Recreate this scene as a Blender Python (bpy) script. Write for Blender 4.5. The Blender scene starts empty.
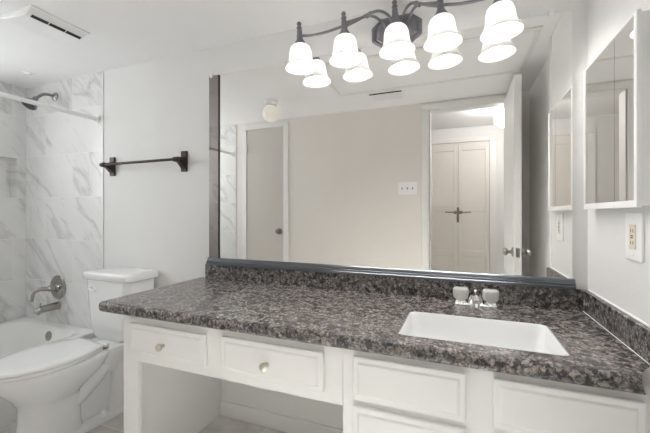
import bpy, bmesh, math, random
from mathutils import Vector, Matrix
random.seed(7)
S = bpy.context.scene
COL = S.collection

# ------------------------------------------------------------------ camera, world, lights, exposure
CAM = Vector((0.0, -1.64, 1.17))
FPX, VPX, HOR = 343.0, 462.0, 214.0            # focal length (px), x of the wall normal's vanishing point, horizon row
cam_d = bpy.data.cameras.new('camera')
cam = bpy.data.objects.new('camera', cam_d)
COL.objects.link(cam)
S.camera = cam
cam_d.sensor_fit = 'HORIZONTAL'
cam_d.sensor_width = 36.0
cam_d.lens = 36.0 * FPX / 650.0
cam_d.shift_y = -(216.5 - HOR) / 650.0
cam_d.clip_start = 0.01
cam.location = CAM
cam.rotation_euler = (math.pi / 2, 0, math.atan((VPX - 325.0) / FPX))

W = bpy.data.worlds.new('world')
S.world = W
W.use_nodes = True
W.node_tree.nodes['Background'].inputs[0].default_value = (0.97, 0.985, 1.0, 1)
W.node_tree.nodes['Background'].inputs[1].default_value = 4.6
BULB = 74.0            # radiance of the five vanity bulbs
GLOBE = 0.06           # ceiling globe in the bathroom
HALL_GLOBE = 20.0

# low sun through the added window; its floor patch bounces fill light upward
sd_ = bpy.data.lights.new('sun', 'SUN'); sd_.energy = 14.5; sd_.angle = math.radians(1.5); sd_.color = (1.0, 0.995, 0.985)
so = bpy.data.objects.new('sun', sd_); COL.objects.link(so)
el, az = math.radians(29.5), math.radians(-3)
so.rotation_euler = Vector((math.cos(el) * math.cos(az), math.cos(el) * math.sin(az), -math.sin(el))).to_track_quat('-Z', 'Y').to_euler()
# fill daylight enters through an added, unseen window over the tub; the portal only guides the sampling of the sky
pd = bpy.data.lights.new('added_window_portal', 'AREA'); pd.shape = 'RECTANGLE'; pd.size = 0.78; pd.size_y = 0.80
pd.cycles.is_portal = True
po = bpy.data.objects.new('added_window_portal', pd); COL.objects.link(po)
po.location = (-3.40, -0.99, 1.64); po.rotation_euler = (math.pi / 2, 0, -math.pi / 2)

S.view_settings.view_transform = 'Standard'
S.view_settings.look = 'None'
S.view_settings.gamma = 1.0
S.view_settings.use_curve_mapping = False
S.view_settings.exposure = 1.0
cy = S.cycles
cy.use_denoising = True
cy.max_bounces = 16
cy.diffuse_bounces = 10
cy.glossy_bounces = 8
cy.transmission_bounces = 8
cy.sample_clamp_indirect = 8.0

# ------------------------------------------------------------------ materials
def new_mat(name):
    m = bpy.data.materials.new(name)
    m.use_nodes = True
    nt = m.node_tree
    return m, nt, nt.nodes['Principled BSDF']

def N(nt, t, **kw):
    n = nt.nodes.new(t)
    for k, v in kw.items():
        if hasattr(n, k) and k not in ('inputs',):
            setattr(n, k, v)
    return n

def setin(n, **kw):
    for k, v in kw.items():
        n.inputs[k.replace('_', ' ')].default_value = v

def ramp(nt, fac, stops):
    r = nt.nodes.new('ShaderNodeValToRGB')
    el = r.color_ramp.elements
    while len(el) < len(stops):
        el.new(0.5)
    for e, (p, c) in zip(el, stops):
        e.position = p
        e.color = (c[0], c[1], c[2], 1)
    nt.links.new(fac, r.inputs[0])
    return r.outputs[0]

def mixc(nt, fac, a, b):
    m = nt.nodes.new('ShaderNodeMix')
    m.data_type = 'RGBA'
    def put(sock, v):
        if isinstance(v, (tuple, list)):
            sock.default_value = (v[0], v[1], v[2], 1)
        elif isinstance(v, (int, float)):
            sock.default_value = v
        else:
            nt.links.new(v, sock)
    put(m.inputs[0], fac); put(m.inputs[6], a); put(m.inputs[7], b)
    return m.outputs[2]

def math_n(nt, op, a, b=None):
    m = nt.nodes.new('ShaderNodeMath')
    m.operation = op
    for i, v in enumerate((a, b)):
        if v is None:
            continue
        if isinstance(v, (int, float)):
            m.inputs[i].default_value = v
        else:
            nt.links.new(v, m.inputs[i])
    return m.outputs[0]

def simple(name, col, rough=0.5, metal=0.0, bump=0.0, bscale=200.0, coat=0.0, spec=0.5, var=0.0, vscale=6.0):
    m, nt, b = new_mat(name)
    b.inputs['Base Color'].default_value = (*col, 1)
    b.inputs['Roughness'].default_value = rough
    b.inputs['Metallic'].default_value = metal
    b.inputs['Coat Weight'].default_value = coat
    b.inputs['Specular IOR Level'].default_value = spec
    tc = N(nt, 'ShaderNodeTexCoord')
    n = N(nt, 'ShaderNodeTexNoise')
    setin(n, Scale=vscale, Detail=4.0)
    nt.links.new(tc.outputs['Object'], n.inputs['Vector'])
    lo = tuple(c * (1 - var) for c in col); hi = tuple(min(1, c * (1 + var)) for c in col)
    nt.links.new(mixc(nt, n.outputs['Fac'], lo, hi), b.inputs['Base Color'])
    if bump:
        n2 = N(nt, 'ShaderNodeTexNoise')
        setin(n2, Scale=bscale, Detail=3.0)
        nt.links.new(tc.outputs['Object'], n2.inputs['Vector'])
        bp = N(nt, 'ShaderNodeBump')
        bp.inputs['Strength'].default_value = bump
        bp.inputs['Distance'].default_value = 0.002
        nt.links.new(n2.outputs['Fac'], bp.inputs['Height'])
        nt.links.new(bp.outputs[0], b.inputs['Normal'])
    return m

def emis(name, col, st):
    m, nt, b = new_mat(name)
    b.inputs['Base Color'].default_value = (*col, 1)
    b.inputs['Emission Color'].default_value = (*col, 1)
    b.inputs['Emission Strength'].default_value = st
    return m

M = {}
M['wall'] = simple('wall_paint', (0.81, 0.808, 0.80), 0.62, bump=0.25, bscale=140, var=0.015)
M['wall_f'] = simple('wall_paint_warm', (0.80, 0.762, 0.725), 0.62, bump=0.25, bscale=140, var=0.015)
M['ceil'] = simple('ceiling_paint', (0.915, 0.915, 0.918), 0.75, bump=0.4, bscale=90, var=0.02)
M['trim'] = simple('trim_paint', (0.83, 0.825, 0.81), 0.4, var=0.01)
M['cab'] = simple('cabinet_paint', (0.80, 0.797, 0.787), 0.38, var=0.015, vscale=20, bump=0.1, bscale=60)
M['door'] = simple('door_paint', (0.76, 0.73, 0.69), 0.42, var=0.01)
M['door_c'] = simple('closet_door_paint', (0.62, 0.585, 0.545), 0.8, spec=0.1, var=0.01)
M['white'] = simple('white_plastic', (0.9, 0.9, 0.9), 0.35, var=0.01)
M['beige'] = simple('beige_plastic', (0.74, 0.67, 0.56), 0.4, var=0.02)
M['slot'] = simple('dark_slot', (0.03, 0.03, 0.03), 0.7, var=0.02)
M['porc'] = simple('porcelain', (0.865, 0.872, 0.878), 0.12, coat=0.5, var=0.005)
M['tub'] = simple('tub_enamel', (0.87, 0.87, 0.86), 0.2, coat=0.3, var=0.005)
M['chrome'] = simple('chrome', (0.85, 0.85, 0.85), 0.12, 1.0, var=0.02)
M['nickel'] = simple('brushed_nickel', (0.42, 0.405, 0.385), 0.22, 1.0, var=0.04, vscale=60)
M['satin'] = simple('satin_metal', (0.42, 0.40, 0.37), 0.3, 1.0, var=0.05, vscale=60)
M['bronze'] = simple('oil_rubbed_bronze', (0.045, 0.032, 0.028), 0.38, 0.6, var=0.2, vscale=40)
M['pewter'] = simple('pewter_finish', (0.23, 0.225, 0.25), 0.45, 0.5, var=0.12, vscale=60)
M['channel'] = simple('dark_channel_metal', (0.16, 0.17, 0.19), 0.28, 0.85, var=0.1, vscale=30)
M['knobmet'] = simple('antique_knob_metal', (0.74, 0.70, 0.62), 0.28, 0.9, var=0.1, vscale=80)
M['doorknob'] = simple('dark_knob_metal', (0.25, 0.235, 0.215), 0.28, 0.95, var=0.1, vscale=60)
M['mirror'] = simple('mirror_silver', (0.95, 0.94, 0.92), 0.004, 1.0, var=0.0)
M['mirror_b'] = simple('bronzed_mirror_strip', (0.33, 0.30, 0.285), 0.02, 1.0, var=0.0)
M['mirror2'] = simple('cabinet_mirror_silver', (0.90, 0.895, 0.885), 0.004, 1.0, var=0.0)
M['bulb'] = emis('lit_bulb', (1.0, 0.98, 0.95), BULB)
M['globe'] = emis('frosted_globe_glass', (1.0, 0.96, 0.9), GLOBE)
M['hallglobe'] = emis('lit_hall_globe', (1.0, 0.985, 0.96), HALL_GLOBE)

def mk_shade():
    m, nt, b = new_mat('frosted_white_glass')
    out = nt.nodes['Material Output']
    tr = N(nt, 'ShaderNodeBsdfTranslucent'); tr.inputs[0].default_value = (0.95, 0.945, 0.94, 1)
    df = N(nt, 'ShaderNodeBsdfDiffuse'); df.inputs[0].default_value = (0.93, 0.93, 0.93, 1)
    mx = N(nt, 'ShaderNodeMixShader'); mx.inputs[0].default_value = 0.8
    gl = N(nt, 'ShaderNodeBsdfGlossy'); gl.inputs['Roughness'].default_value = 0.25
    m2 = N(nt, 'ShaderNodeMixShader'); m2.inputs[0].default_value = 0.04
    tc = N(nt, 'ShaderNodeTexCoord'); no = N(nt, 'ShaderNodeTexNoise'); setin(no, Scale=28.0, Detail=4.0, Distortion=1.5)
    nt.links.new(tc.outputs['Object'], no.inputs['Vector'])
    nt.links.new(mixc(nt, no.outputs['Fac'], (0.88, 0.88, 0.88), (0.98, 0.98, 0.98)), tr.inputs[0])
    nt.links.new(tr.outputs[0], mx.inputs[1]); nt.links.new(df.outputs[0], mx.inputs[2])
    nt.links.new(mx.outputs[0], m2.inputs[1]); nt.links.new(gl.outputs[0], m2.inputs[2])
    nt.links.new(m2.outputs[0], out.inputs[0])
    return m
M['shade'] = mk_shade()

def mk_clear():
    m, nt, b = new_mat('clear_acrylic')
    setin(b, Roughness=0.05, IOR=1.45)
    b.inputs['Base Color'].default_value = (0.96, 0.95, 0.93, 1)
    b.inputs['Transmission Weight'].default_value = 0.4
    return m
M['acrylic'] = mk_clear()
def mk_pane():
    m, nt, b = new_mat('added_window_glass')
    out = nt.nodes['Material Output']
    tr = N(nt, 'ShaderNodeBsdfTransparent'); tr.inputs[0].default_value = (0.96, 0.97, 0.97, 1)
    gl = N(nt, 'ShaderNodeBsdfGlossy'); gl.inputs['Roughness'].default_value = 0.02
    mx = N(nt, 'ShaderNodeMixShader'); mx.inputs[0].default_value = 0.06
    nt.links.new(tr.outputs[0], mx.inputs[1]); nt.links.new(gl.outputs[0], mx.inputs[2]); nt.links.new(mx.outputs[0], out.inputs[0])
    return m
M['pane'] = mk_pane()

def mk_granite():
    m, nt, b = new_mat('brown_granite')
    tc = N(nt, 'ShaderNodeTexCoord')
    n0 = N(nt, 'ShaderNodeTexNoise'); setin(n0, Scale=60.0, Detail=3.0)
    nt.links.new(tc.outputs['Object'], n0.inputs['Vector'])
    add = N(nt, 'ShaderNodeVectorMath', operation='MULTIPLY_ADD')
    nt.links.new(n0.outputs['Color'], add.inputs[0])
    add.inputs[1].default_value = (0.022, 0.022, 0.022)
    nt.links.new(tc.outputs['Object'], add.inputs[2])
    v = N(nt, 'ShaderNodeTexVoronoi'); v.feature = 'F1'; setin(v, Scale=58.0, Randomness=1.0)
    nt.links.new(add.outputs[0], v.inputs['Vector'])
    ve = N(nt, 'ShaderNodeTexVoronoi'); ve.feature = 'DISTANCE_TO_EDGE'; setin(ve, Scale=58.0, Randomness=1.0)
    nt.links.new(add.outputs[0], ve.inputs['Vector'])
    sep = N(nt, 'ShaderNodeSeparateColor')
    nt.links.new(v.outputs['Color'], sep.inputs[0])
    cell = ramp(nt, sep.outputs[0], [(0.0, (0.035, 0.034, 0.037)), (0.16, (0.09, 0.086, 0.088)), (0.24, (0.23, 0.20, 0.18)),
                                     (0.55, (0.33, 0.285, 0.255)), (0.8, (0.42, 0.375, 0.345)), (1.0, (0.26, 0.25, 0.245))])
    # darker matrix between the ovoids
    edge = ramp(nt, ve.outputs['Distance'], [(0.0, (1, 1, 1)), (0.05, (0.8, 0.8, 0.8)), (0.16, (0, 0, 0))])
    nm = N(nt, 'ShaderNodeTexNoise'); setin(nm, Scale=150.0, Detail=4.0, Roughness=0.7)
    nt.links.new(tc.outputs['Object'], nm.inputs['Vector'])
    matrix = ramp(nt, nm.outputs['Fac'], [(0.38, (0.014, 0.014, 0.017)), (0.5, (0.085, 0.083, 0.088)), (0.6, (0.30, 0.28, 0.27))])
    c1 = mixc(nt, edge, cell, matrix)
    n3 = N(nt, 'ShaderNodeTexNoise'); setin(n3, Scale=95.0, Detail=5.0, Roughness=0.75)
    nt.links.new(tc.outputs['Object'], n3.inputs['Vector'])
    fl = ramp(nt, n3.outputs['Fac'], [(0.40, (0.45, 0.45, 0.46)), (0.55, (1, 1, 1)), (0.7, (1.25, 1.22, 1.2))])
    mul = nt.nodes.new('ShaderNodeMix'); mul.data_type = 'RGBA'; mul.blend_type = 'MULTIPLY'
    mul.inputs[0].default_value = 0.85
    nt.links.new(c1, mul.inputs[6]); nt.links.new(fl, mul.inputs[7])
    nt.links.new(mul.outputs[2], b.inputs['Base Color'])
    # scattered black mineral islands
    n4 = N(nt, 'ShaderNodeTexNoise'); setin(n4, Scale=62.0, Detail=5.0, Roughness=0.65)
    nt.links.new(tc.outputs['Object'], n4.inputs['Vector'])
    isl = ramp(nt, n4.outputs['Fac'], [(0.53, (0, 0, 0)), (0.58, (0.75, 0.75, 0.75))])
    nt.links.new(mixc(nt, isl, mul.outputs[2], (0.03, 0.03, 0.034)), b.inputs['Base Color'])
    setin(b, Roughness=0.24)
    return m
M['granite'] = mk_granite()

def mk_tile(name, axis, xoff):
    m, nt, b = new_mat(name)
    tc = N(nt, 'ShaderNodeTexCoord')
    sp = N(nt, 'ShaderNodeSeparateXYZ')
    nt.links.new(tc.outputs['Object'], sp.inputs[0])
    u = math_n(nt, 'ADD', sp.outputs[axis], xoff)
    w = math_n(nt, 'ADD', sp.outputs[2], -0.035)
    cb = N(nt, 'ShaderNodeCombineXYZ')
    nt.links.new(u, cb.inputs[0]); nt.links.new(w, cb.inputs[1])
    br = N(nt, 'ShaderNodeTexBrick')
    setin(br, Scale=1.0, Brick_Width=0.62, Row_Height=0.315, Mortar_Size=0.0022, Bias=0.0)
    br.inputs['Color1'].default_value = (0, 0, 0, 1); br.inputs['Color2'].default_value = (1, 1, 1, 1)
    br.inputs['Mortar'].default_value = (0.5, 0.5, 0.5, 1)
    nt.links.new(cb.outputs[0], br.inputs['Vector'])
    # every tile is cut from another part of the slab
    sh = N(nt, 'ShaderNodeVectorMath', operation='MULTIPLY_ADD')
    nt.links.new(br.outputs['Color'], sh.inputs[0]); sh.inputs[1].default_value = (5.3, 7.7, 3.1)
    nt.links.new(cb.outputs[0], sh.inputs[2])
    mp = N(nt, 'ShaderNodeMapping')
    mp.vector_type = 'TEXTURE'
    mp.inputs['Rotation'].default_value = (0, 0, math.radians(-42))
    mp.inputs['Scale'].default_value = (1 / 0.7, 1 / 2.4, 1.0)
    nt.links.new(sh.outputs[0], mp.inputs[0])
    def vein(scale, width, dark, dist):
        n = N(nt, 'ShaderNodeTexNoise'); setin(n, Scale=scale, Detail=5.0, Roughness=0.55, Distortion=dist)
        nt.links.new(mp.outputs[0], n.inputs['Vector'])
        d = math_n(nt, 'ABSOLUTE', math_n(nt, 'SUBTRACT', n.outputs['Fac'], 0.5))
        return ramp(nt, d, [(0.0, (dark,) * 3), (width * 0.4, (1 - (1 - dark) * 0.45,) * 3), (width, (1, 1, 1))])
    v1 = vein(0.9, 0.03, 0.78, 0.25)
    v2 = vein(1.7, 0.018, 0.88, 0.3)
    cl = N(nt, 'ShaderNodeTexNoise'); setin(cl, Scale=2.2, Detail=3.0)
    nt.links.new(mp.outputs[0], cl.inputs['Vector'])
    base = ramp(nt, cl.outputs['Fac'], [(0.3, (0.73, 0.73, 0.725)), (0.6, (0.80, 0.80, 0.795))])
    def mul(a, bb):
        x = nt.nodes.new('ShaderNodeMix'); x.data_type = 'RGBA'; x.blend_type = 'MULTIPLY'; x.inputs[0].default_value = 1
        nt.links.new(a, x.inputs[6]); nt.links.new(bb, x.inputs[7]); return x.outputs[2]
    c = mul(mul(base, v1), v2)
    c = mixc(nt, br.outputs['Fac'], c, (0.83, 0.83, 0.82))
    nt.links.new(c, b.inputs['Base Color'])
    setin(b, Roughness=0.22)
    return m
M['tile_x'] = mk_tile('marble_tile_back', 0, 2.63 + 0.31)
M['tile_y'] = mk_tile('marble_tile_side', 1, 0.40)

def mk_floor():
    m, nt, b = new_mat('floor_tile')
    tc = N(nt, 'ShaderNodeTexCoord')
    br = N(nt, 'ShaderNodeTexBrick'); br.offset = 0.0
    setin(br, Scale=1.0, Brick_Width=0.33, Row_Height=0.33, Mortar_Size=0.004)
    br.inputs['Color1'].default_value = (0.60, 0.585, 0.56, 1); br.inputs['Color2'].default_value = (0.67, 0.655, 0.63, 1)
    br.inputs['Mortar'].default_value = (0.80, 0.79, 0.77, 1)
    nt.links.new(tc.outputs['Object'], br.inputs['Vector'])
    n = N(nt, 'ShaderNodeTexNoise'); setin(n, Scale=9.0, Detail=5.0)
    nt.links.new(tc.outputs['Object'], n.inputs['Vector'])
    x = nt.nodes.new('ShaderNodeMix'); x.data_type = 'RGBA'; x.blend_type = 'MULTIPLY'; x.inputs[0].default_value = 1
    nt.links.new(br.outputs['Color'], x.inputs[6])
    nt.links.new(ramp(nt, n.outputs['Fac'], [(0.3, (0.82, 0.82, 0.82)), (0.7, (1.1, 1.1, 1.1))]), x.inputs[7])
    nt.links.new(x.outputs[2], b.inputs['Base Color'])
    setin(b, Roughness=0.4)
    return m
M['floor'] = mk_floor()

# ------------------------------------------------------------------ mesh helpers
class MB:
    def __init__(self):
        self.bm = bmesh.new(); self.mi = 0
    def _tag(self, faces):
        for f in faces: f.material_index = self.mi
    def box(self, x0, x1, y0, y1, z0, z1, bev=0.0, seg=2, mi=None):
        t = bmesh.new()
        bmesh.ops.create_cube(t, size=1.0)
        for v in t.verts:
            v.co = Vector((x0 + (v.co.x + .5) * (x1 - x0), y0 + (v.co.y + .5) * (y1 - y0), z0 + (v.co.z + .5) * (z1 - z0)))
        if bev > 0:
            bmesh.ops.bevel(t, geom=t.edges[:], offset=bev, segments=seg, profile=0.5, affect='EDGES')
        self.merge(t, mi); return self
    def merge(self, t, mi=None):
        me = bpy.data.meshes.new('tmp'); t.to_mesh(me); t.free()
        n0 = len(self.bm.faces)
        self.bm.from_mesh(me); bpy.data.meshes.remove(me)
        self.bm.faces.ensure_lookup_table()
        for f in self.bm.faces[n0:]: f.material_index = self.mi if mi is None else mi
    def loft(self, rings, cap0=True, cap1=True, closed=True):
        t = bmesh.new()
        vs = [[t.verts.new(p) for p in r] for r in rings]
        n = len(rings[0])
        for a, b in zip(vs[:-1], vs[1:]):
            for i in range(n if closed else n - 1):
                j = (i + 1) % n
                t.faces.new((a[i], a[j], b[j], b[i]))
        if cap0: t.faces.new(vs[0][::-1])
        if cap1: t.faces.new(vs[-1])
        bmesh.ops.recalc_face_normals(t, faces=t.faces[:])
        self.merge(t); return self
    def lathe(self, prof, c, axis=(0, 0, 1), n=32, cap0=False, cap1=False, flute=0, famp=0.0):
        """prof: (radius, distance along axis) pairs from c"""
        ax = Vector(axis).normalized()
        q = Vector((0, 0, 1)).rotation_difference(ax)
        c = Vector(c)
        rings = []
        for r, h in prof:
            ring = []
            for i in range(n):
                a = 2 * math.pi * i / n
                rr = r * (1 + famp * math.cos(flute * a)) if flute else r
                ring.append(c + q @ Vector((rr * math.cos(a), rr * math.sin(a), h)))
            rings.append(ring)
        return self.loft(rings, cap0, cap1)
    def sphere(self, c, r, n=24, sx=1, sy=1, sz=1):
        t = bmesh.new()
        bmesh.ops.create_uvsphere(t, u_segments=n, v_segments=n // 2, radius=r)
        for v in t.verts: v.co = Vector((v.co.x * sx, v.co.y * sy, v.co.z * sz)) + Vector(c)
        self.merge(t); return self
    def tube(self, pts, r, n=14, cap=True, sub=6):
        pts = [Vector(p) for p in pts]
        rs = r if isinstance(r, (list, tuple)) else [r] * len(pts)
        P, R = [], []
        if sub > 1 and len(pts) > 2:
            for i in range(len(pts) - 1):
                p0 = pts[max(i - 1, 0)]; p1 = pts[i]; p2 = pts[i + 1]; p3 = pts[min(i + 2, len(pts) - 1)]
                for k in range(sub):
                    t = k / sub
                    P.append(0.5 * (2 * p1 + (p2 - p0) * t + (2 * p0 - 5 * p1 + 4 * p2 - p3) * t * t + (3 * p1 - p0 - 3 * p2 + p3) * t ** 3))
                    R.append(rs[i] + (rs[i + 1] - rs[i]) * t)
            P.append(pts[-1]); R.append(rs[-1])
        else:
            P, R = pts, rs
        rings = []; up = None
        for i, p in enumerate(P):
            d = (P[min(i + 1, len(P) - 1)] - P[max(i - 1, 0)]).normalized()
            if up is None:
                up = Vector((0, 0, 1)) if abs(d.z) < 0.9 else Vector((1, 0, 0))
            s = d.cross(up).normalized(); up = s.cross(d).normalized()
            rings.append([p + R[i] * (math.cos(2 * math.pi * k / n) * s + math.sin(2 * math.pi * k / n) * up) for k in range(n)])
        return self.loft(rings, cap, cap)
    def prism(self, poly, d0, d1, axis='y', bev=0.0, seg=2):
        """poly: 2-D outline; extruded along axis between d0 and d1"""
        def P(a, b, d):
            return {'x': (d, a, b), 'y': (a, d, b), 'z': (a, b, d)}[axis]
        t = bmesh.new()
        A = [t.verts.new(P(a, b, d0)) for a, b in poly]; B = [t.verts.new(P(a, b, d1)) for a, b in poly]
        n = len(poly)
        for i in range(n):
            t.faces.new((A[i], A[(i + 1) % n], B[(i + 1) % n], B[i]))
        t.faces.new(A[::-1]); t.faces.new(B)
        bmesh.ops.recalc_face_normals(t, faces=t.faces[:])
        if bev > 0:
            bmesh.ops.bevel(t, geom=t.edges[:], offset=bev, segments=seg, profile=0.5, affect='EDGES')
        self.merge(t); return self
    def lean(self, c, deg):
        c = Vector(c)
        m = Matrix.Rotation(math.radians(deg), 3, 'Y')
        for v in self.bm.verts: v.co = c + m @ (v.co - c)
        return self
    def build(self, name, mats, parent=None, sharp=38):
        if not isinstance(mats, (list, tuple)): mats = [mats]
        me = bpy.data.meshes.new(name)
        for e in self.bm.edges:
            if len(e.link_faces) == 2:
                an = e.calc_face_angle(0)
                ar = sorted(f.calc_area() for f in e.link_faces)
                # flat faces keep their own normal next to narrow bevels
                if an > math.radians(sharp) or (an > math.radians(10) and ar[1] > 12 * ar[0] and len(e.link_faces[0].verts) == 4): e.smooth = False
        for f in self.bm.faces: f.smooth = True
        off = Vector((0, 0, 0)); p = parent
        while p is not None:
            off += p.location; p = p.parent
        for v in self.bm.verts: v.co -= off
        self.bm.to_mesh(me); self.bm.free()
        for m in mats: me.materials.append(m)
        o = bpy.data.objects.new(name, me); COL.objects.link(o)
        if parent is not None: o.parent = parent
        return o

def rrect(cx, cy, hx, hy, r, z, n=6):
    pts = []
    for k, (sx, sy) in enumerate(((1, 1), (-1, 1), (-1, -1), (1, -1))):
        for i in range(n + 1):
            a = math.pi / 2 * (k + i / n)
            pts.append((cx + sx * (hx - r) + r * math.cos(a), cy + sy * (hy - r) + r * math.sin(a), z))
    return pts

def thing(name, loc, label, cat, group=None):
    o = bpy.data.objects.new(name, None); COL.objects.link(o)
    o.empty_display_size = 0.05
    o.location = loc
    o['label'] = label; o['category'] = cat
    if group: o['group'] = group
    return o
def tag(o, label, cat, group=None):
    o['label'] = label; o['category'] = cat
    if group: o['group'] = group
    return o
def struct(o):
    o['kind'] = 'structure'; return o

# ------------------------------------------------------------------ dimensions of the room
CEIL = 2.158
XL, XR = -3.19, 0.46          # tub wall, wall beside the vanity
YF = -1.53                    # inner face of the wall with the doorway
XT = -2.316                   # tile edge
STUB = -0.63                  # end of the wall beside the vanity
XRR = 0.505
HALL_Y = -2.82
DOOR_L, DOOR_R, DOOR_H = -0.265, 0.372, 2.09

# ------------------------------------------------------------------ shell
b = MB(); b.box(-3.4, 1.9, -3.0, 0.1, -0.1, 0.0); struct(b.build('floor', M['floor']))
b = MB(); b.box(-3.4, 0.75, YF - 0.11, 0.1, CEIL, CEIL + 0.1); b.box(-1.9, 1.9, -3.0, YF - 0.11, 2.21, 2.31)
struct(b.build('ceiling', M['ceil']))
b = MB()
b.box(-3.4, 0.75, 0.0, 0.1, 0, CEIL)
b.box(XL, XT, -0.005, 0.0, 0.0, CEIL, mi=1)
struct(b.build('wall_back', [M['wall'], M['tile_x']]))
# left wall with its recessed niche
ny0, ny1, nz0, nz1 = -0.37, -0.064, 1.295, 1.60
b = MB()
wy0, wy1, wz0, wz1 = -1.38, -0.60, 1.24, 2.04  # opening for the added window
b.box(XL - 0.2, XL, YF - 0.1, wy0, 0, CEIL, mi=0)
b.box(XL - 0.2, XL, wy1, ny0, 0, CEIL, mi=0)
b.box(XL - 0.2, XL, wy0, wy1, 0, wz0, mi=0)
b.box(XL - 0.2, XL, wy0, wy1, wz1, CEIL, mi=0)
b.box(XL - 0.2, XL, ny1, 0.0, 0, CEIL, mi=0)
b.box(XL - 0.2, XL, ny0, ny1, 0, nz0, mi=0)
b.box(XL - 0.2, XL, ny0, ny1, nz1, CEIL, mi=0)
b.box(XL - 0.2, XL - 0.09, ny0, ny1, nz0, nz1, mi=0)
struct(b.build('wall_left', [M['tile_y']]))
b = MB()
xw = XL - 0.14
for a0, a1, c0, c1 in ((wy0, wy0 + .035, wz0, wz1), (wy1 - .035, wy1, wz0, wz1), (wy0 + .035, wy1 - .035, wz0, wz0 + .035), (wy0 + .035, wy1 - .035, wz1 - .035, wz1), (wy0 + .035, wy1 - .035, 1.625, 1.655)):
    b.box(xw - 0.02, xw + 0.02, a0, a1, c0, c1, 0.003)
wn = struct(b.build('added_window', M['trim']))  # unseen window, added over the tub to brighten the room
b = MB(); b.box(xw - 0.002, xw + 0.002, wy0 + .03, wy1 - .03, wz0 + .03, wz1 - .03); b.build('pane', M['pane'], wn)
b = MB()
b.box(XR, 0.75, STUB, 0.0, 0, CEIL)
b.box(XRR, 0.75, YF, STUB, 0, CEIL)
struct(b.build('wall_right', M['wall']))
b = MB()
b.box(XL, DOOR_L, YF - 0.11, YF, 0, CEIL)
b.box(DOOR_R, 0.75, YF - 0.11, YF, 0, CEIL)
b.box(DOOR_L, DOOR_R, YF - 0.11, YF, DOOR_H, CEIL)
b.box(XL, XT, YF, YF + 0.008, 0, CEIL, mi=1)
struct(b.build('wall_front', [M['wall_f'], M['tile_x']]))
b = MB(); b.box(-1.9, 1.9, HALL_Y - 0.1, HALL_Y, 0, 2.21); b.box(-1.9, -1.8, HALL_Y, YF - 0.11, 0, 2.21); b.box(1.8, 1.9, HALL_Y, YF - 0.11, 0, 2.21); b.box(0.75, 1.8, YF - 0.21, YF - 0.11, 0, 2.21); struct(b.build('wall_hall', M['wall']))

# tile edge strip on the back wall
b = MB(); b.box(XT - 0.001, XT + 0.011, -0.007, 0.0, 0.0, CEIL, 0.003); struct(b.build('trim_1', M['trim']))
# corner strip at the end of the wall beside the vanity
b = MB(); b.box(XR - 0.006, XR, STUB, STUB + 0.032, 0.88, CEIL, 0.002); struct(b.build('trim_2', M['trim']))

def casing(name, x0, x1, h, y, w=0.06, t=0.014, mat='trim', both=True):
    b = MB()
    if both: b.box(x0 - w, x0, y, y + t, 0, h, 0.003)
    b.box(x1, x1 + w, y, y + t, 0, h, 0.003)
    b.box(x0 - w, x1 + w, y, y + t, h, h + min(w, 0.052), 0.003)
    return struct(b.build(name, M[mat]))
casing('trim_3', DOOR_L - 0.008, DOOR_R + 0.01, DOOR_H, YF)
o = casing('trim_4', -2.175, -1.722, DOOR_H - 0.01, YF, 0.055)
o = casing('trim_5', -0.385, 0.30, 2.03, HALL_Y, 0.075, 0.02)
# the jambs lining the doorway
b = MB()
b.box(DOOR_L - 0.004, DOOR_L + 0.004, YF - 0.11, YF, 0, DOOR_H)
b.box(DOOR_R - 0.004, DOOR_R + 0.004, YF - 0.11, YF, 0, DOOR_H)
b.box(DOOR_L, DOOR_R, YF - 0.11, YF, DOOR_H - 0.006, DOOR_H + 0.002)
jam = struct(b.build('trim_6', M['trim']))
b = MB(); b.box(DOOR_L + 0.004, DOOR_L + 0.006, YF - 0.075, YF - 0.04, 0.93, 0.99, 0.0006)
b.box(DOOR_L + 0.0055, DOOR_L + 0.0065, YF - 0.065, YF - 0.05, 0.945, 0.975)
b.build('strike_plate', M['doorknob'], jam)

# baseboards
b = MB(); b.box(-1.306, -0.36, -0.014, 0, 0, 0.085, 0.003); struct(b.build('baseboard_back', M['trim']))
b = MB(); b.box(XT + 0.012, -1.345, -0.014, 0, 0, 0.085, 0.003); struct(b.build('baseboard_toilet', M['trim']))
b = MB(); b.box(-1.66, DOOR_L - 0.07, YF, YF + 0.014, 0, 0.085, 0.003); struct(b.build('baseboard_front', M['trim']))

def knob_set(y_axis_pts, c, direction, parent, mat, name='door_knob', r=0.026, ln=0.062):
    b = MB()
    b.lathe([(0.0, 0), (0.031, 0), (0.031, 0.004), (0.026, 0.008), (0.012, 0.011), (0.0105, 0.026), (0.014, 0.030), (r * 0.93, 0.036),
             (r, 0.044), (r * 0.97, 0.053), (r * 0.78, ln - 0.003), (r * 0.45, ln), (0.0, ln + 0.0005)], c, direction, 28)
    return b.build(name, M[mat], parent)

# closet door (seen in the mirror)
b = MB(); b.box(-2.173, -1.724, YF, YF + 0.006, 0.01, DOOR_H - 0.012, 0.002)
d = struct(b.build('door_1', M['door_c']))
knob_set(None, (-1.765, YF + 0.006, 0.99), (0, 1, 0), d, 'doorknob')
for z in (0.25, 1.88):
    b = MB(); b.box(-2.178, -2.168, YF + 0.005, YF + 0.016, z - 0.045, z + 0.045, 0.002); b.tube([(-2.173, YF + .016, z - .047), (-2.173, YF + .016, z + .047)], 0.005, 10)
    b.build('hinge', M['trim'], d)

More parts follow.
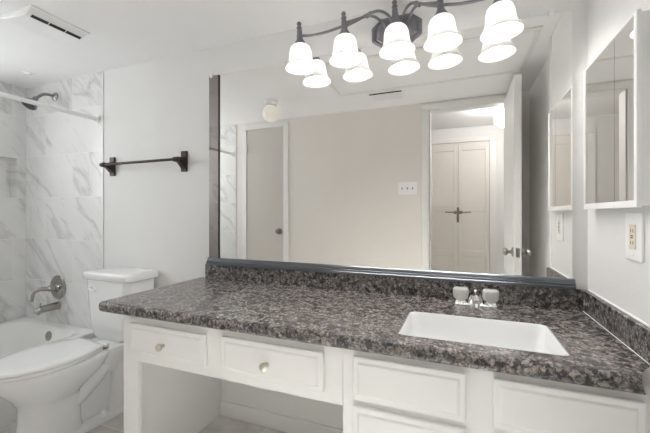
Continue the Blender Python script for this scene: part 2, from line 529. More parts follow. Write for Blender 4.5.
# the open bathroom door, hinged on the right jamb and standing square to the doorway
b = MB(); b.box(0.318, 0.362, -1.525, -0.93, 0.012, 2.085, 0.0025)
d = struct(b.build('door_2', M['trim']))
KN = (-0.985, 0.915)
knob_set(None, (0.318, KN[0], KN[1]), (-1, 0, 0), d, 'satin')
knob_set(None, (0.362, KN[0], KN[1]), (1, 0, 0), d, 'satin')
b = MB(); b.box(0.328, 0.352, -0.931, -0.9285, KN[1] - 0.03, KN[1] + 0.03, 0.0006)
b.box(0.334, 0.346, -0.930, -0.921, KN[1] - 0.008, KN[1] + 0.008, 0.002)
b.build('latch_plate', M['satin'], d)
for z in (0.25, 1.05, 1.85):
    b = MB(); b.tube([(0.366, -1.518, z - 0.045), (0.366, -1.518, z + 0.045)], 0.006, 10)
    b.build('hinge', M['satin'], d)

# pair of panelled closet doors across the hall
def panel_leaf(name, x0, x1, hx):
    y = HALL_Y
    b = MB()
    b.box(x0, x1, y, y + 0.012, 0.01, 2.025, 0.002)
    st = 0.045
    for (z0, z1) in ((1.93, 2.025), (1.20, 1.27), (0.66, 0.73), (0.01, 0.16)):
        b.box(x0 + st, x1 - st, y + 0.012, y + 0.02, z0, z1, 0.002)
    for xa in (x0, x1 - st):
        b.box(xa, xa + st, y + 0.012, y + 0.02, 0.01, 2.025, 0.002)
    d = struct(b.build(name, M['door']))
    s = 1 if hx > (x0 + x1) / 2 else -1
    b = MB()
    b.lathe([(0, 0), (0.022, 0), (0.022, 0.006), (0.009, 0.01), (0.009, 0.045), (0, 0.046)], (hx, y + 0.02, 1.19), (0, 1, 0), 20)
    b.tube([(hx, y + 0.058, 1.19), (hx - s * 0.05, y + 0.062, 1.19), (hx - s * 0.115, y + 0.058, 1.193)], [0.009, 0.008, 0.007], 10)
    b.build('lever_handle', M['doorknob'], d)
    return d
d3 = panel_leaf('door_3', -0.383, -0.047, -0.075)
d4 = panel_leaf('door_4', -0.043, 0.297, -0.015)
b = MB(); b.box(-0.058, -0.032, HALL_Y + 0.02, HALL_Y + 0.032, 1.07, 1.25, 0.003); b.build('door_latch', M['doorknob'], d4)

# ------------------------------------------------------------------ vanity
CT, CF = 0.79, -0.627
FY = -0.60
SX0, SX1, SY0, SY1 = -0.19, 0.272, -0.548, -0.252
ctop = thing('countertop', (-0.5, -0.3, 0.75), 'long brown and black speckled granite countertop with backsplash', 'countertop')
b = MB()
t = bmesh.new(); bmesh.ops.create_cube(t, size=1.0)
cx0, cx1 = -1.469, XR
for v in t.verts:
    v.co = Vector((cx0 + (v.co.x + .5) * (cx1 - cx0), CF + (v.co.y + .5) * (0 - CF), 0.745 + (v.co.z + .5) * (CT - 0.745)))
es = [e for e in t.edges if (all(abs(v.co.y - CF) < 1e-5 for v in e.verts) or all(abs(v.co.x - cx0) < 1e-5 for v in e.verts))]
bmesh.ops.bevel(t, geom=es, offset=0.017, segments=5, profile=0.5, affect='EDGES')
b.merge(t)
slab = b.build('slab', M['granite'], ctop)
c = MB(); c.loft([rrect((SX0 + SX1) / 2, (SY0 + SY1) / 2, (SX1 - SX0) / 2, (SY1 - SY0) / 2, 0.022, z) for z in (0.70, 0.83)])
cut = c.build('cutter', M['granite'], ctop)
md = slab.modifiers.new('hole', 'BOOLEAN'); md.operation = 'DIFFERENCE'; md.object = cut; md.solver = 'EXACT'
dg = bpy.context.evaluated_depsgraph_get()
nm = bpy.data.meshes.new_from_object(slab.evaluated_get(dg))
for p in nm.polygons:
    if p.area > 0.004: p.use_smooth = False
slab.modifiers.clear(); slab.data = nm; nm.name = 'slab'
bpy.data.objects.remove(cut)
b = MB(); b.box(-1.41, XR, -0.02, 0.0, CT, 0.872, 0.002); b.build('backsplash', M['granite'], ctop)
b = MB(); b.box(XR - 0.02, XR, CF + 0.004, -0.02, CT, 0.872, 0.002); b.build('side_splash', M['granite'], ctop)
b = MB(); b.tube([(XR - 0.0205, CF + 0.01, CT + 0.001), (XR - 0.0205, -0.0205, CT + 0.0004)], 0.0012, 8)
b.tube([(XR - 0.001, CF + 0.01, 0.8735), (XR - 0.001, -0.021, 0.8735)], 0.004, 8)
b.build('caulk_line', M['white'], ctop)

sink = thing('sink', ((SX0 + SX1) / 2, (SY0 + SY1) / 2, 0.63), 'white rectangular undermount sink set into the granite', 'sink')
b = MB()
mx, my, hx, hy = (SX0 + SX1) / 2, (SY0 + SY1) / 2, (SX1 - SX0) / 2, (SY1 - SY0) / 2
prof = [(0.02, 0.744), (0.002, 0.7445), (-0.0005, 0.786), (-0.004, 0.787), (-0.008, 0.780), (-0.013, 0.74), (-0.022, 0.69), (-0.045, 0.655), (-0.09, 0.643)]
b.loft([rrect(mx, my, hx + dx, hy + dx, max(0.024, min(0.05, 0.025 - dx * .6)), z) for dx, z in prof], False, True)
sb = b.build('basin', M['porc'], sink, sharp=60)
b = MB(); b.lathe([(0, 0.004), (0.014, 0.004), (0.02, 0.003), (0.022, 0)], (mx, my, 0.6432)); b.build('drain', M['chrome'], sink)

# faucet
fx, fy = 0.052, -0.085
fau = thing('faucet', (fx, fy, CT), 'small chrome two-handle faucet with clear knobs behind the sink', 'faucet')
b = MB()
b.loft([rrect(fx, fy, 0.086 - i, 0.028 - i, 0.0275 - i, CT + z) for i, z in ((0, 0), (0, 0.006), (0.004, 0.011), (0.008, 0.0125))])
for s in (-1, 1):
    b.lathe([(0.027, 0.008), (0.025, 0.016), (0.018, 0.022), (0.014, 0.03)], (fx + s * 0.057, fy, CT))
b.build('base', M['chrome'], fau)
b = MB()
b.lathe([(0.030, 0.01), (0.026, 0.03), (0.019, 0.044), (0.01, 0.048)], (fx, fy, CT), cap1=True)
b.tube([(fx, fy, CT + 0.026), (fx, fy - 0.035, CT + 0.040), (fx, fy - 0.075, CT + 0.043), (fx, fy - 0.11, CT + 0.034)], [0.019, 0.0175, 0.0155, 0.014], 16)
b.lathe([(0.010, 0), (0.0105, 0.014)], (fx, fy - 0.104, CT + 0.020), cap0=True)
b.build('spout', M['chrome'], fau)
b = MB(); b.tube([(fx, fy + 0.012, CT + 0.01), (fx, fy + 0.012, CT + 0.056)], 0.0028, 10); b.sphere((fx, fy + 0.012, CT + 0.058), 0.0065, 14)
b.build('lift_rod', M['chrome'], fau)
for s in (-1, 1):
    b = MB(); b.lathe([(0.0, 0.022), (0.020, 0.022), (0.0265, 0.027), (0.0295, 0.046), (0.0295, 0.064), (0.025, 0.070), (0, 0.071)], (fx + s * 0.057, fy, CT), n=32, flute=8, famp=0.05)
    h = b.build('handle', M['acrylic'], fau, sharp=20)
    b = MB(); b.lathe([(0, 0.0715), (0.009, 0.0715), (0.010, 0.0725), (0.006, 0.0735), (0, 0.0738)], (fx + s * 0.057, fy, CT)); b.build('index_cap', M['chrome'], h)

# raised panel fronts, knobs
def front(name, x0, x1, z0, z1, parent, knob=None):
    b = MB()
    y = FY
    b.box(x0, x1, y - 0.016, y, z0, z1, 0.004)
    e = 0.022
    # raised centre field with sloping edges
    r0 = [(x0 + e - .007, z0 + e - .007), (x1 - e + .007, z0 + e - .007), (x1 - e + .007, z1 - e + .007), (x0 + e - .007, z1 - e + .007)]
    r1 = [(x0 + e, z0 + e), (x1 - e, z0 + e), (x1 - e, z1 - e), (x0 + e, z1 - e)]
    b.loft([[(a, y - 0.0155, c) for a, c in r0], [(a, y - 0.0155, c) for a, c in r0], [(a, y - 0.0195, c) for a, c in r1]], False, True)
    o = b.build(name, M['cab'], parent, sharp=12)
    if knob:
        k = MB(); k.lathe([(0, 0), (0.008, 0), (0.007, 0.003), (0.0048, 0.007), (0.005, 0.013), (0.0125, 0.018), (0.0155, 0.022), (0.0145, 0.026), (0.008, 0.0295), (0, 0.030)],
                          (knob[0], y - 0.0205, knob[1]), (0, -1, 0), 24)
        k.build('knob', M['knobmet'], o)
    return o

desk = thing('vanity_desk', (-0.85, -0.3, 0), 'cream vanity section with two knobbed drawers above an open knee space', 'vanity')
b = MB()
b.box(-1.34, -1.31, FY + 0.018, -0.001, 0, 0.744)                     # side panel
b.build('side_panel', M['cab'], desk)
b = MB(); b.box(-1.31, -0.3545, -0.585, -0.03, 0.557, 0.57); b.build('drawer_shelf', M['cab'], desk)
b = MB()
b.prism([(-1.34, 0), (-1.256, 0), (-1.256, 0.557), (-0.3545, 0.557), (-0.3545, 0.744), (-1.34, 0.744)], FY, FY + 0.018, 'y')
b.build('face_frame', M['cab'], desk)
front('drawer', -1.29, -0.893, 0.592, 0.717, desk, (-1.094, 0.651))
front('drawer', -0.819, -0.416, 0.592, 0.722, desk, (-0.622, 0.653))

cabn = thing('vanity_cabinet', (0.05, -0.3, 0), 'cream sink cabinet with raised panel fronts below the sink', 'cabinet')
b = MB()
b.box(-0.353, -0.335, FY + 0.018, -0.016, 0, 0.744); b.box(XR - 0.02, XR, FY + 0.018, 0, 0, 0.744)
b.box(-0.335, XR - 0.02, FY + 0.018, -0.016, 0.1, 0.115)
b.box(-0.353, XR, FY + 0.07, FY + 0.085, 0.0, 0.1)
b.build('carcass', M['cab'], cabn)
b = MB()
for x0, x1 in ((-0.353, -0.30), (-0.01, 0.095), (0.385, XR)):
    b.box(x0, x1, FY, FY + 0.018, 0.1, 0.744)
for z0, z1 in ((0.1, 0.12), (0.56, 0.60), (0.715, 0.744)):
    for x0, x1 in ((-0.30, -0.01), (0.095, 0.385)):
        b.box(x0, x1, FY, FY + 0.018, z0, z1)
b.build('face_frame', M['cab'], cabn)
front('false_front', -0.317, 0.010, 0.592, 0.727, cabn)
front('false_front', 0.078, 0.402, 0.592, 0.727, cabn)
front('door', -0.317, 0.010, 0.115, 0.572, cabn)
front('door', 0.078, 0.402, 0.115, 0.572, cabn)

# ------------------------------------------------------------------ mirror over the vanity
MZ0, MZ1, MX0, MX1 = 0.905, 1.983, -1.316, 0.408
mir = thing('wall_mirror', (-0.45, 0, 0.87), 'large frameless wall mirror above the granite countertop', 'mirror')
b = MB(); b.box(MX0, MX1, -0.007, -0.001, MZ0, MZ1); b.build('glass', [M['mirror']], mir)
b = MB()   # narrow bevelled strip along the left edge
b.prism([(-1.388, -0.002), (-1.321, -0.002), (-1.321, -0.011), (-1.388, -0.011)], MZ0, MZ1, 'z')
b.build('edge_strip', M['mirror_b'], mir)['label'] = 'dark bronzed mirror strip along the left edge'
b = MB(); b.box(-1.3205, -1.3165, -0.0135, -0.001, MZ0, MZ1)
b.build('edge_seam', M['slot'], mir)
b = MB()
pr = [(0.0, 0.8725), (-0.026, 0.8725), (-0.026, 0.883), (-0.022, 0.886), (-0.022, 0.893), (-0.017, 0.896), (-0.014, 0.908), (-0.009, 0.913), (0, 0.913)]
b.prism(pr, -1.398, MX1 + 0.008, 'x'); b.build('bottom_channel', M['channel'], mir, sharp=15)
for x in (-1.372, 0.335):
    b = MB(); b.box(x - 0.010, x + 0.010, -0.014, -0.001, MZ1 - 0.012, MZ1 + 0.014, 0.003); b.lathe([(0, .002), (.004, .002), (.005, 0)], (x, -0.014, MZ1 + .004), (0, -1, 0), 12)
    b.build('mirror_clip', M['white'], mir)

# ------------------------------------------------------------------ vanity light with five bell shades
SHX = [-0.74, -0.507, -0.268, -0.076, 0.146]
LY = -0.105
vl = thing('vanity_light', (-0.265, 0, 2.04), 'pewter scroll-arm bath light with five lit white bell shades', 'light fixture')
pc, pz, pw, ph = -0.289, 2.036, 0.118, 0.070
def octo(k): return [(pc + a * pw * k, pz + c * ph * k) for a, c in ((-1, -.45), (-.6, -1), (.6, -1), (1, -.45), (1, .45), (.6, 1), (-.6, 1), (-1, .45))]
b = MB()
rings = []
for k, y in ((1, -0.001), (1, -0.010), (0.90, -0.015), (0.84, -0.012), (0.78, -0.018), (0.5, -0.024)):
    rings.append([(a, y, c) for a, c in octo(k)])
b.loft(rings)
b.build('back_plate', M['pewter'], vl, sharp=15)
for dx in (-0.052, 0.052):
    b = MB(); b.sphere((pc + dx, -0.022, pz + 0.012), 0.008, 14, sy=0.8); b.build('cap_nut', M['pewter'], vl)
AZ = 2.056
for i, x in enumerate(SHX):
    b = MB()   # turned finial with the collar holding the shade
    b.lathe([(0.0, 0.132), (0.008, 0.130), (0.0115, 0.122), (0.008, 0.114), (0.005, 0.112), (0.010, 0.109), (0.0135, 0.103), (0.010, 0.097), (0.006, 0.094), (0.0125, 0.090), (0.0135, 0.066),
             (0.016, 0.062), (0.0145, 0.052), (0.018, 0.040), (0.027, 0.026), (0.029, 0.010), (0.028, 0.002), (0.0, 0.0)], (x, LY, 1.992), n=24); b.lean((x, LY, 1.9), -3.2)
    b.build('stem', M['pewter'], vl)
    b = MB()
    outer = [(0.026, 0.117), (0.036, 0.114), (0.045, 0.103), (0.050, 0.085), (0.0525, 0.060), (0.056, 0.038), (0.063, 0.020), (0.072, 0.006), (0.0745, 0.0)]
    inner = [(0.0715, 0.0005), (0.0605, 0.019), (0.0530, 0.038), (0.0495, 0.060), (0.047, 0.085), (0.0425, 0.101), (0.034, 0.111), (0.02, 0.114)]
    b.lathe([(q * 1.07, h * 0.97) for q, h in outer + inner], (x, LY, 1.892), n=36); b.lean((x, LY, 1.9), -3.2)
    sh = b.build('lamp_shade', M['shade'], vl, sharp=80)
    b = MB(); b.lathe([(0.0, 0.024), (0.012, 0.0255), (0.022, 0.032), (0.028, 0.044), (0.029, 0.056), (0.025, 0.070), (0.017, 0.084), (0.013, 0.098), (0.013, 0.112), (0, 0.113)], (x, LY, 1.886), n=20); b.lean((x, LY, 1.9), -3.2)
    b.build('bulb', M['bulb'], sh)
SHX = [x - 0.0095 for x in SHX]
def arm(pts, r=0.0062):
    b = MB(); b.tube(pts, r, 12); return b.build('arm', M['pewter'], vl)
cx_, cy_ = SHX[2], LY
for s, a, c2 in ((-1, 1, 0), (1, 3, 4)):
    xa, xb = SHX[a], SHX[c2]
    arm([(xb, LY, AZ), (xb + (xa - xb) * .3, LY, AZ - 0.012), (xb + (xa - xb) * .65, LY, AZ - 0.010), (xa, LY, AZ + 0.002)])
    d_ = cx_ - xa
    arm([(xa, LY, AZ - 0.004), (xa + d_ * .25, LY, AZ + 0.012), (xa + d_ * .5, LY + .01, AZ + 0.038), (xa + d_ * .68, LY + .03, AZ + 0.052), (xa + d_ * .84, LY + 0.06, AZ + 0.036), (xa + d_ * .90, -0.02, AZ - 0.005)])
    arm([(xa, LY, AZ + 0.014), (xa + d_ * .22, LY, AZ + 0.018), (xa + d_ * .45, LY + .012, AZ + 0.030), (xa + d_ * .58, LY + .03, AZ + 0.030), (xa + d_ * .70, LY + 0.06, AZ + 0.014), (xa + d_ * .74, -0.02, AZ - 0.008)])
    b = MB(); b.tube([(xa + d_ * .44, LY + .008, AZ + 0.026), (xa + d_ * .54, LY + .012, AZ + 0.040)], 0.0105, 12); b.build('clasp', M['pewter'], vl)
arm([(cx_, -0.02, AZ - 0.02), (cx_, -0.05, AZ - 0.012), (cx_, LY, AZ + 0.004)], 0.008)

# ------------------------------------------------------------------ medicine cabinet on the right wall
mc = thing('medicine_cabinet', (XR, -0.3, 1.185), 'white mirrored medicine cabinet on the wall right of the vanity', 'cabinet')
Y0, Y1, Z0, Z1 = -0.505, -0.085, 1.187, 1.706
b = MB(); b.box(0.436, XR, Y0 + 0.006, Y1 - 0.006, Z0 + 0.006, Z1 - 0.006); b.build('cabinet_body', M['white'], mc)
ym = -0.356
for i, (ya, yb) in enumerate(((Y0, ym - 0.001), (ym + 0.001, Y1))):
    b = MB()
    fr = 0.018 if i == 0 else 0.008
    b.box(0.424, 0.436, ya, yb, Z0, Z0 + 0.02, 0.0015)
    b.box(0.424, 0.436, ya, yb, Z1 - 0.006, Z1, 0.0015)
    if i == 0: b.box(0.424, 0.436, ya, ya + 0.018, Z0 + 0.02, Z1 - 0.006, 0.0015)
    else: b.box(0.424, 0.436, yb - 0.008, yb, Z0 + 0.02, Z1 - 0.006, 0.0015)
    dd = b.build('door', M['white'], mc)
    b = MB(); m0 = ya + (0.018 if i == 0 else 0); m1 = yb - (0.008 if i == 1 else 0)
    b.box(0.4265, 0.434, m0, m1, Z0 + 0.02, Z1 - 0.006); b.build('mirror_pane', M['mirror2'], dd)

# outlet on the right wall
out = thing('wall_outlet', (XR, -0.405, 1.105), 'white outlet plate with beige sockets below the medicine cabinet', 'outlet')
b = MB(); b.box(XR - 0.007, XR, -0.457, -0.353, 1.037, 1.173, 0.0025); pl = b.build('plate', M['white'], out)
b = MB(); b.box(XR - 0.0095, XR - 0.006, -0.423, -0.387, 1.070, 1.140, 0.001); dv = b.build('receptacle', M['beige'], out)
b = MB()
for z in (1.088, 1.122):
    for dy in (-0.007, 0.007): b.box(XR - 0.0099, XR - 0.009, -0.405 + dy - 0.0014, -0.405 + dy + 0.0014, z - 0.005, z + 0.005)
b.box(XR - 0.0105, XR - 0.009, -0.412, -0.398, 1.101, 1.104); b.box(XR - 0.0105, XR - 0.009, -0.412, -0.398, 1.1065, 1.1095)
b.build('socket_slots', M['slot'], dv)
for z in (1.053, 1.157):
    b = MB(); b.lathe([(0, .0012), (.0028, .001), (.0034, 0)], (XR - 0.007, -0.405, z), (-1, 0, 0), 12); b.build('screw', M['white'], out)

# switch plate on the front wall (seen in the mirror)
sw = thing('light_switch', (-0.458, YF, 1.40), 'white three-gang switch plate on the wall beside the doorway, seen in the mirror', 'switch')
b = MB(); b.box(-0.545, -0.371, YF, YF + 0.006, 1.341, 1.459, 0.0025); b.build('plate', M['white'], sw)
for dx in (-0.046, 0, 0.046):
    b = MB(); b.box(-0.458 + dx - 0.005, -0.458 + dx + 0.005, YF + 0.005, YF + 0.0068, 1.388, 1.412, 0.0005); g = b.build('toggle', [M['beige']], sw)
    b = MB(); b.prism([(YF + .005, 1.394), (YF + .018, 1.402), (YF + .018, 1.409), (YF + .005, 1.406)], -0.458 + dx - 0.003, -0.458 + dx + 0.003, 'x'); b.build('lever', M['slot'], g)

# ------------------------------------------------------------------ towel bar
tb = thing('towel_bar', (-1.9, 0, 1.49), 'dark bronze towel bar on the wall above the toilet', 'towel bar')
TZ, TY = 1.497, -0.072
b = MB(); b.tube([(-2.235, TY, TZ), (-1.60, TY, TZ)], 0.0085, 16); b.build('bar', M['bronze'], tb)
for x, s in ((-2.212, -1), (-1.582, 1)):
    b = MB()
    b.box(x - 0.023, x + 0.023, -0.012, 0.0, 1.430, 1.556, 0.003)
    b.loft([[(x - w, y, z0), (x + w, y, z0), (x + w, y, z1), (x - w, y, z1)] for y, w, z0, z1 in
            ((-0.010, 0.019, 1.445, 1.525), (-0.03, 0.016, 1.462, 1.516), (-0.05, 0.013, 1.478, 1.512), (-0.072, 0.012, 1.485, 1.510))])
    b.lathe([(0, -0.022), (0.012, -0.022), (0.0145, -0.016), (0.0145, 0.016), (0.012, 0.022), (0, 0.022)], (x, TY, TZ), (1, 0, 0), 20)
    b.build('mount', M['bronze'], tb, sharp=30)

# ------------------------------------------------------------------ tub and shower
tubx0, tubx1, tuby0, tuby1, RZ = XL + 0.004, -2.335, YF + 0.01, -0.008, 0.362
tx, ty = (tubx0 + tubx1) / 2, (tuby0 + tuby1) / 2
hx, hy = (tubx1 - tubx0) / 2, (tuby1 - tuby0) / 2
tub = thing('bathtub', (tx, ty, 0), 'white alcove bathtub between the marble tile walls', 'bathtub')
b = MB()
rg = [rrect(tx, ty, hx - 0.012, hy, 0.004, 0.0), rrect(tx, ty, hx - 0.012, hy, 0.004, 0.30), rrect(tx, ty, hx - 0.002, hy, 0.006, 0.335), rrect(tx, ty, hx, hy, 0.008, 0.352),
      rrect(tx, ty, hx - 0.006, hy - 0.004, 0.01, RZ)]
for dx, dy, r, z in ((0.07, 0.062, 0.10, RZ), (0.08, 0.075, 0.105, RZ - 0.006), (0.09, 0.085, 0.11, 0.33), (0.11, 0.105, 0.12, 0.22), (0.135, 0.14, 0.12, 0.12), (0.17, 0.19, 0.11, 0.085), (0.24, 0.28, 0.08, 0.078)):
    rg.append(rrect(tx, ty, hx - dx, hy - dy, r, z))
b.loft(rg, False, True)
b.build('shell', M['tub'], tub, sharp=50)
b = MB()
b.lathe([(0, 0.012), (0.02, 0.012), (0.033, 0.008), (0.036, 0.0)], (-2.74, -0.094, 0.298), (0, -1, 0.12), 28)
ov = b.build('overflow_plate', M['satin'], tub)
b = MB(); b.lathe([(0, .003), (.004, .002), (.005, 0)], (-2.74, -0.106, 0.2995), (0, -1, .12), 12); b.build('screw', M['nickel'], ov)

vx, vz = -2.785, 0.627
va = thing('shower_valve', (vx, -0.008, vz), 'round brushed nickel shower valve with a drooping lever handle', 'valve')
b = MB(); b.lathe([(0.088, 0), (0.088, 0.004), (0.082, 0.009), (0.06, 0.013), (0.034, 0.016), (0.030, 0.03), (0, 0.031)], (vx, -0.008, vz), (0, -1, 0), 40)
b.build('escutcheon', M['nickel'], va)
b = MB(); b.lathe([(0.024, 0.02), (0.022, 0.055), (0.019, 0.068), (0, 0.07)], (vx, -0.008, vz), (0, -1, 0), 24)
b.tube([(vx, -0.07, vz), (vx - 0.012, -0.125, vz + 0.004), (vx - 0.022, -0.155, vz - 0.016), (vx - 0.026, -0.165, vz - 0.075)], [0.018, 0.014, 0.011, 0.0095], 14)
b.build('lever_handle', M['nickel'], va)

sp = thing('tub_spout', (vx, -0.008, 0.49), 'brushed nickel tub spout below the shower valve', 'spout')
b = MB()
sz = 0.492
b.tube([(vx, -0.008, sz), (vx, -0.02, sz), (vx, -0.09, sz - 0.002), (vx, -0.135, sz - 0.008), (vx, -0.155, sz - 0.026)], [0.03, 0.029, 0.027, 0.026, 0.022], 20)
b.build('body', M['nickel'], sp)
b = MB(); b.tube([(vx, -0.125, sz + 0.012), (vx, -0.125, sz + 0.034)], 0.004, 10); b.sphere((vx, -0.125, sz + 0.037), 0.0065, 12); b.build('diverter_knob', M['nickel'], sp)

hz = 2.045; hx_ = -2.82
sh = thing('wall_shower', (hx_, -0.008, hz), 'dark nickel shower head on a bent arm high on the tile wall', 'shower head')
b = MB(); b.lathe([(0.031, 0), (0.030, 0.006), (0.018, 0.014), (0.012, 0.018)], (hx_, -0.008, hz), (0, -1, 0), 28); b.build('flange', M['nickel'], sh)
b = MB(); b.tube([(hx_, -0.012, hz), (hx_, -0.055, hz + 0.002), (hx_, -0.095, hz - 0.012), (hx_, -0.135, hz - 0.052)], 0.0105, 14); b.build('arm', M['pewter'], sh)
dr = Vector((0, -0.62, -0.78)).normalized(); p0 = Vector((hx_, -0.132, hz - 0.048))
b = MB()
b.lathe([(0, -0.004), (0.015, 0.0), (0.018, 0.012), (0.014, 0.022), (0.018, 0.028), (0.034, 0.044), (0.047, 0.062), (0.05, 0.074), (0.047, 0.080), (0, 0.081)], p0, dr, 32)
b.build('head', M['pewter'], sh)
b = MB(); b.lathe([(0.043, 0.0805), (0.040, 0.0835), (0, 0.084)], p0, dr, 32); b.build('spray_face', M['slot'], sh)

rod = thing('shower_rod', (-2.363, YF / 2, 1.832), 'white shower curtain rod spanning across the tub', 'shower rod')
b = MB(); b.tube([(-2.363, -0.012, 1.832), (-2.363, YF + 0.012, 1.832)], 0.0135, 18); b.build('rod', M['white'], rod)
for y, s in ((-0.008, -1), (YF + 0.008, 1)):
    b = MB(); b.lathe([(0.026, 0), (0.026, 0.006), (0.018, 0.012), (0.016, 0.03), (0, 0.03)], (-2.363, y, 1.832), (0, s, 0), 24); b.build('flange', M['white'], rod)

# ------------------------------------------------------------------ toilet
TX = -1.970
toi = thing('toilet', (TX, -0.4, 0), 'white two-piece toilet with closed lid left of the vanity', 'toilet')
def egg(z, yb, ym, yf, hw, n=48, e=2.6):
    pts = []
    for i in range(n):
        a = 2 * math.pi * i / n
        s, c = math.sin(a), math.cos(a)
        if c >= 0:   # front half: ellipse
            pts.append((TX + hw * s, ym + (yf - ym) * c, z))
        else:
            q = 2 / e
            pts.append((TX + hw * math.copysign(abs(s) ** q, s), ym + (yb - ym) * abs(c) ** q, z))
    return pts
b = MB()
b.loft([egg(*r) for r in ((0.0, -0.38, -0.52, -0.665, 0.108), (0.03, -0.38, -0.52, -0.665, 0.108), (0.06, -0.385, -0.52, -0.655, 0.102), (0.16, -0.39, -0.52, -0.643, 0.100), (0.215, -0.39, -0.52, -0.645, 0.104), (0.235, -0.40, -0.52, -0.655, 0.118),
                          (0.27, -0.385, -0.51, -0.68, 0.146), (0.31, -0.34, -0.49, -0.715, 0.168), (0.345, -0.29, -0.48, -0.742, 0.181), (0.38, -0.27, -0.47, -0.758, 0.187), (0.402, -0.26, -0.47, -0.762, 0.188), (0.41, -0.265, -0.47, -0.755, 0.182))])
# foot, trapway and rear deck
b.loft([egg(z, -0.10, -0.42, -0.62, hw, e=5) for z, hw in ((0.0, 0.112), (0.022, 0.112), (0.032, 0.104))])
for sd in (-1, 1):
    xo = TX + sd * 0.047
    b.tube([(xo - sd * .03, -0.47, 0.15), (xo - sd * .005, -0.42, 0.18), (xo, -0.34, 0.245), (xo, -0.26, 0.318), (xo, -0.205, 0.315), (xo, -0.185, 0.24), (xo, -0.19, 0.13), (xo, -0.20, 0.02)], [0.042, 0.048, 0.05, 0.05, 0.05, 0.05, 0.05, 0.056], 20)
b.box(TX - 0.055, TX + 0.055, -0.45, -0.15, 0.02, 0.30, 0.02)
b.loft([rrect(TX, -0.18, hw, hl, 0.05, z) for hw, hl, z in ((0.085, 0.13, 0.26), (0.105, 0.14, 0.33), (0.125, 0.15, 0.37), (0.128, 0.155, 0.403), (0.122, 0.15, 0.41))])
for v in b.bm.verts:
    if v.co.y < -0.25:      # bowl axis swings a little towards the tub
        v.co.x -= (-0.25 - v.co.y) * 0.075
bowl = b.build('bowl', M['porc'], toi, sharp=70)
for s in (-1, 1):
    b = MB(); b.lathe([(0.017, 0), (0.016, 0.022), (0.011, 0.031), (0, 0.034)], (TX + s * 0.092, -0.305, 0.031), n=20); b.build('bolt_cap', M['white'], toi)
def lid(z, i):
    # elliptical front, sides tapering to a straight back edge
    ym, yf, yb, w0, w1 = -0.52, -0.785, -0.312, 0.186, 0.124
    half = []
    for k in range(21):
        a = math.pi / 2 * k / 20
        half.append(((w0 - i) * math.sin(a), ym + (yf + i - ym) * math.cos(a)))
    for k in range(1, 13):
        q = k / 12
        half.append((w0 - i - (w0 - w1) * q ** 1.7, ym + (yb - i - 0.012 - ym) * q))
    half.append((w1 - i - 0.004, yb - i - 0.003)); half.append((w1 - i - 0.014, yb - i))
    # the lid sits slightly askew on its hinges
    ca, sa = math.cos(math.radians(-6)), math.sin(math.radians(-6))
    return [(TX + 0.004 + x * ca - (y + .3) * sa, -.3 + x * sa + (y + .3) * ca, z) for x, y in half + [(-x, y) for x, y in half[:0:-1]]]
b = MB()
b.loft([lid(z, i + 0.002) for i, z in ((0.004, 0.411), (0, 0.414), (0, 0.425), (0.003, 0.428))])
b.build('seat', M['porc'], toi, sharp=60)
b = MB()
b.loft([lid(z, i) for i, z in ((0.005, 0.4305), (0, 0.433), (0, 0.440), (0.004, 0.446), (0.02, 0.4485), (0.07, 0.450))])
b.build('seat_lid', M['porc'], toi, sharp=60)
for s in (-1, 1):
    b = MB(); b.lathe([(0, -0.022), (0.010, -0.022), (0.011, 0), (0.010, 0.022), (0, 0.022)], (TX + s * 0.075, -0.285, 0.422), (1, 0, 0), 16); b.box(TX + s * .075 - .018, TX + s * .075 + .018, -0.298, -0.272, 0.411, 0.421, 0.003)
    b.build('hinge', M['porc'], toi)
b = MB()
b.loft([rrect(TX, yc, hw, hl, 0.045, z) for yc, hw, hl, z in ((-0.125, 0.125, 0.085, 0.412), (-0.125, 0.15, 0.092, 0.43), (-0.126, 0.165, 0.098, 0.50), (-0.127, 0.178, 0.104, 0.65), (-0.128, 0.186, 0.107, 0.772))])
tank = b.build('tank', M['porc'], toi, sharp=60)
b = MB()
b.loft([rrect(TX + 0.003, -0.130, hw, hl, 0.036, z) for hw, hl, z in ((0.190, 0.110, 0.772), (0.202, 0.117, 0.777), (0.205, 0.119, 0.808), (0.199, 0.113, 0.818), (0.17, 0.09, 0.821))])
b.build('tank_lid', M['porc'], toi, sharp=60)
b = MB(); b.lathe([(0.014, 0), (0.014, 0.008), (0.008, 0.012), (0, 0.012)], (TX - 0.12, -0.232, 0.72), (0, -1, 0), 16)
b.tube([(TX - 0.12, -0.246, 0.72), (TX - 0.09, -0.25, 0.716), (TX - 0.06, -0.25, 0.712)], [0.006, 0.0055, 0.007], 10)
b.build('flush_lever', M['white'], toi)

# ------------------------------------------------------------------ ceiling fittings
ef = thing('exhaust_fan', (-2.02, -0.52, CEIL), 'white square exhaust fan cover with dark slots on the ceiling', 'exhaust fan')
b = MB()
fy0, fy1 = -0.655, -0.375
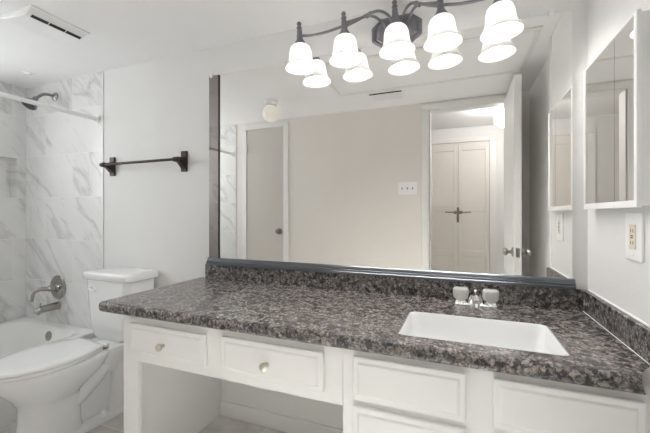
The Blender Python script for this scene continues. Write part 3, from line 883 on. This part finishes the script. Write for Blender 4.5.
# frame tray and its hanging centre panel
b.box(-2.155, -1.885, fy0, fy1, CEIL - 0.006, CEIL, 0.002)
b.build('frame', M['white'], ef)
b = MB()
b.loft([[(-2.15, y0, CEIL - .005), (-1.895, y0, CEIL - .005), (-1.895, y1, CEIL - .005), (-2.15, y1, CEIL - .005)] for y0, y1 in ((fy0 + .006, fy1 - .006),)] +
       [[(-2.14, fy0 + .012, CEIL - .012), (-1.953, fy0 + .012, CEIL - .030), (-1.953, fy1 - .012, CEIL - .030), (-2.14, fy1 - .012, CEIL - .012)]])
pnl = b.build('cover', M['white'], ef, sharp=10)
for k in range(3):
    a0 = fy0 + 0.032 + k * 0.079
    b = MB()
    # slots sit on the sloping side face of the cover
    def q(tt, yy, d=0.001): return (-1.953 + tt * 0.058 + d * .3, yy, CEIL - 0.030 + tt * 0.025 - d)
    b.loft([[q(.06, a0), q(.06, a0 + .074), q(.34, a0 + .074), q(.34, a0)], [q(.06, a0, -.002), q(.06, a0 + .074, -.002), q(.34, a0 + .074, -.002), q(.34, a0, -.002)]])
    b.build('air_slot', M['slot'], ef)
b = MB(); b.lathe([(0, .002), (.003, .002), (.004, 0)], (-1.935, -0.515, CEIL - 0.018), (0.3, 0, -1), 10); b.build('screw', M['slot'], ef)

b = MB(); b.lathe([(0.032, 0), (0.031, 0.004), (0.02, 0.007), (0.018, 0.014), (0, 0.016)], (-2.82, -0.18, CEIL), (0, 0, -1), 28)
tag(b.build('ceiling_cap', M['white']), 'small round white cap on the ceiling above the tub', 'ceiling cap')

gl = thing('globe_light', (-1.555, -0.99, CEIL), 'white globe ceiling light, seen at left in the mirror', 'ceiling light')
b = MB(); b.lathe([(0.062, 0), (0.062, 0.02), (0.05, 0.035), (0.045, 0.045), (0, 0.045)], (-1.555, -0.99, CEIL), (0, 0, -1), 32); b.build('canopy', M['white'], gl)
b = MB(); b.sphere((-1.555, -0.99, CEIL - 0.108), 0.074, 32); b.build('globe', M['globe'], gl)
hg = thing('globe_light', (0.375, -2.07, 2.21), 'glowing globe light in the hall, half hidden by the open door in the mirror', 'ceiling light')
b = MB(); b.lathe([(0.06, 0), (0.06, 0.02), (0.045, 0.05), (0, 0.05)], (0.375, -2.07, 2.21), (0, 0, -1), 32); b.build('canopy', M['white'], hg)
b = MB(); b.sphere((0.375, -2.07, 2.21 - 0.125), 0.085, 32); b.build('globe', M['hallglobe'], hg)

rg_ = thing('air_vent', (-0.58, -1.215, CEIL), 'white ceiling air register, seen in the mirror under the shades', 'vent')
b = MB()
b.box(-0.715, -0.445, -1.29, -1.275, CEIL - 0.014, CEIL, 0.002); b.box(-0.715, -0.445, -1.155, -1.14, CEIL - 0.014, CEIL, 0.002)
b.box(-0.715, -0.700, -1.275, -1.155, CEIL - 0.014, CEIL, 0.002); b.box(-0.460, -0.445, -1.275, -1.155, CEIL - 0.014, CEIL, 0.002)
b.build('frame', M['white'], rg_)
b = MB(); b.box(-0.70, -0.46, -1.275, -1.155, CEIL - 0.002, CEIL); b.build('duct', M['slot'], rg_)
b = MB(); b.box(-0.712, -0.448, -1.1395, -1.136, CEIL - 0.011, CEIL - 0.003); b.build('gap_shadow', M['slot'], rg_)  # dark strip stands in for the shadow along the register's edge
for k in range(8):
    y = -1.268 + k * 0.0148
    b = MB(); b.prism([(y, CEIL - 0.012), (y + 0.009, CEIL - 0.003), (y + 0.011, CEIL - 0.0035), (y + 0.002, CEIL - 0.0125)], -0.70, -0.46, 'x'); b.build('slat', M['white'], rg_)

ap = thing('ceiling_panel', (-0.28, -0.76, CEIL), 'large rectangular trimmed access panel in the ceiling, seen in the mirror', 'ceiling panel')
b = MB()
px0, px1, py0, py1 = -0.95, 0.395, -1.075, -0.46
b.box(px0, px1, py0, py0 + 0.03, CEIL - 0.012, CEIL, 0.003); b.box(px0, px1, py1 - 0.03, py1, CEIL - 0.012, CEIL, 0.003)
b.box(px0, px0 + 0.03, py0 + 0.03, py1 - 0.03, CEIL - 0.012, CEIL, 0.003); b.box(px1 - 0.03, px1, py0 + 0.03, py1 - 0.03, CEIL - 0.012, CEIL, 0.003)
b.build('frame', M['trim'], ap)
b = MB(); b.box(px0 + .03, px1 - .03, py0 + .03, py1 - .03, CEIL - 0.005, CEIL); b.build('panel', M['ceil'], ap)
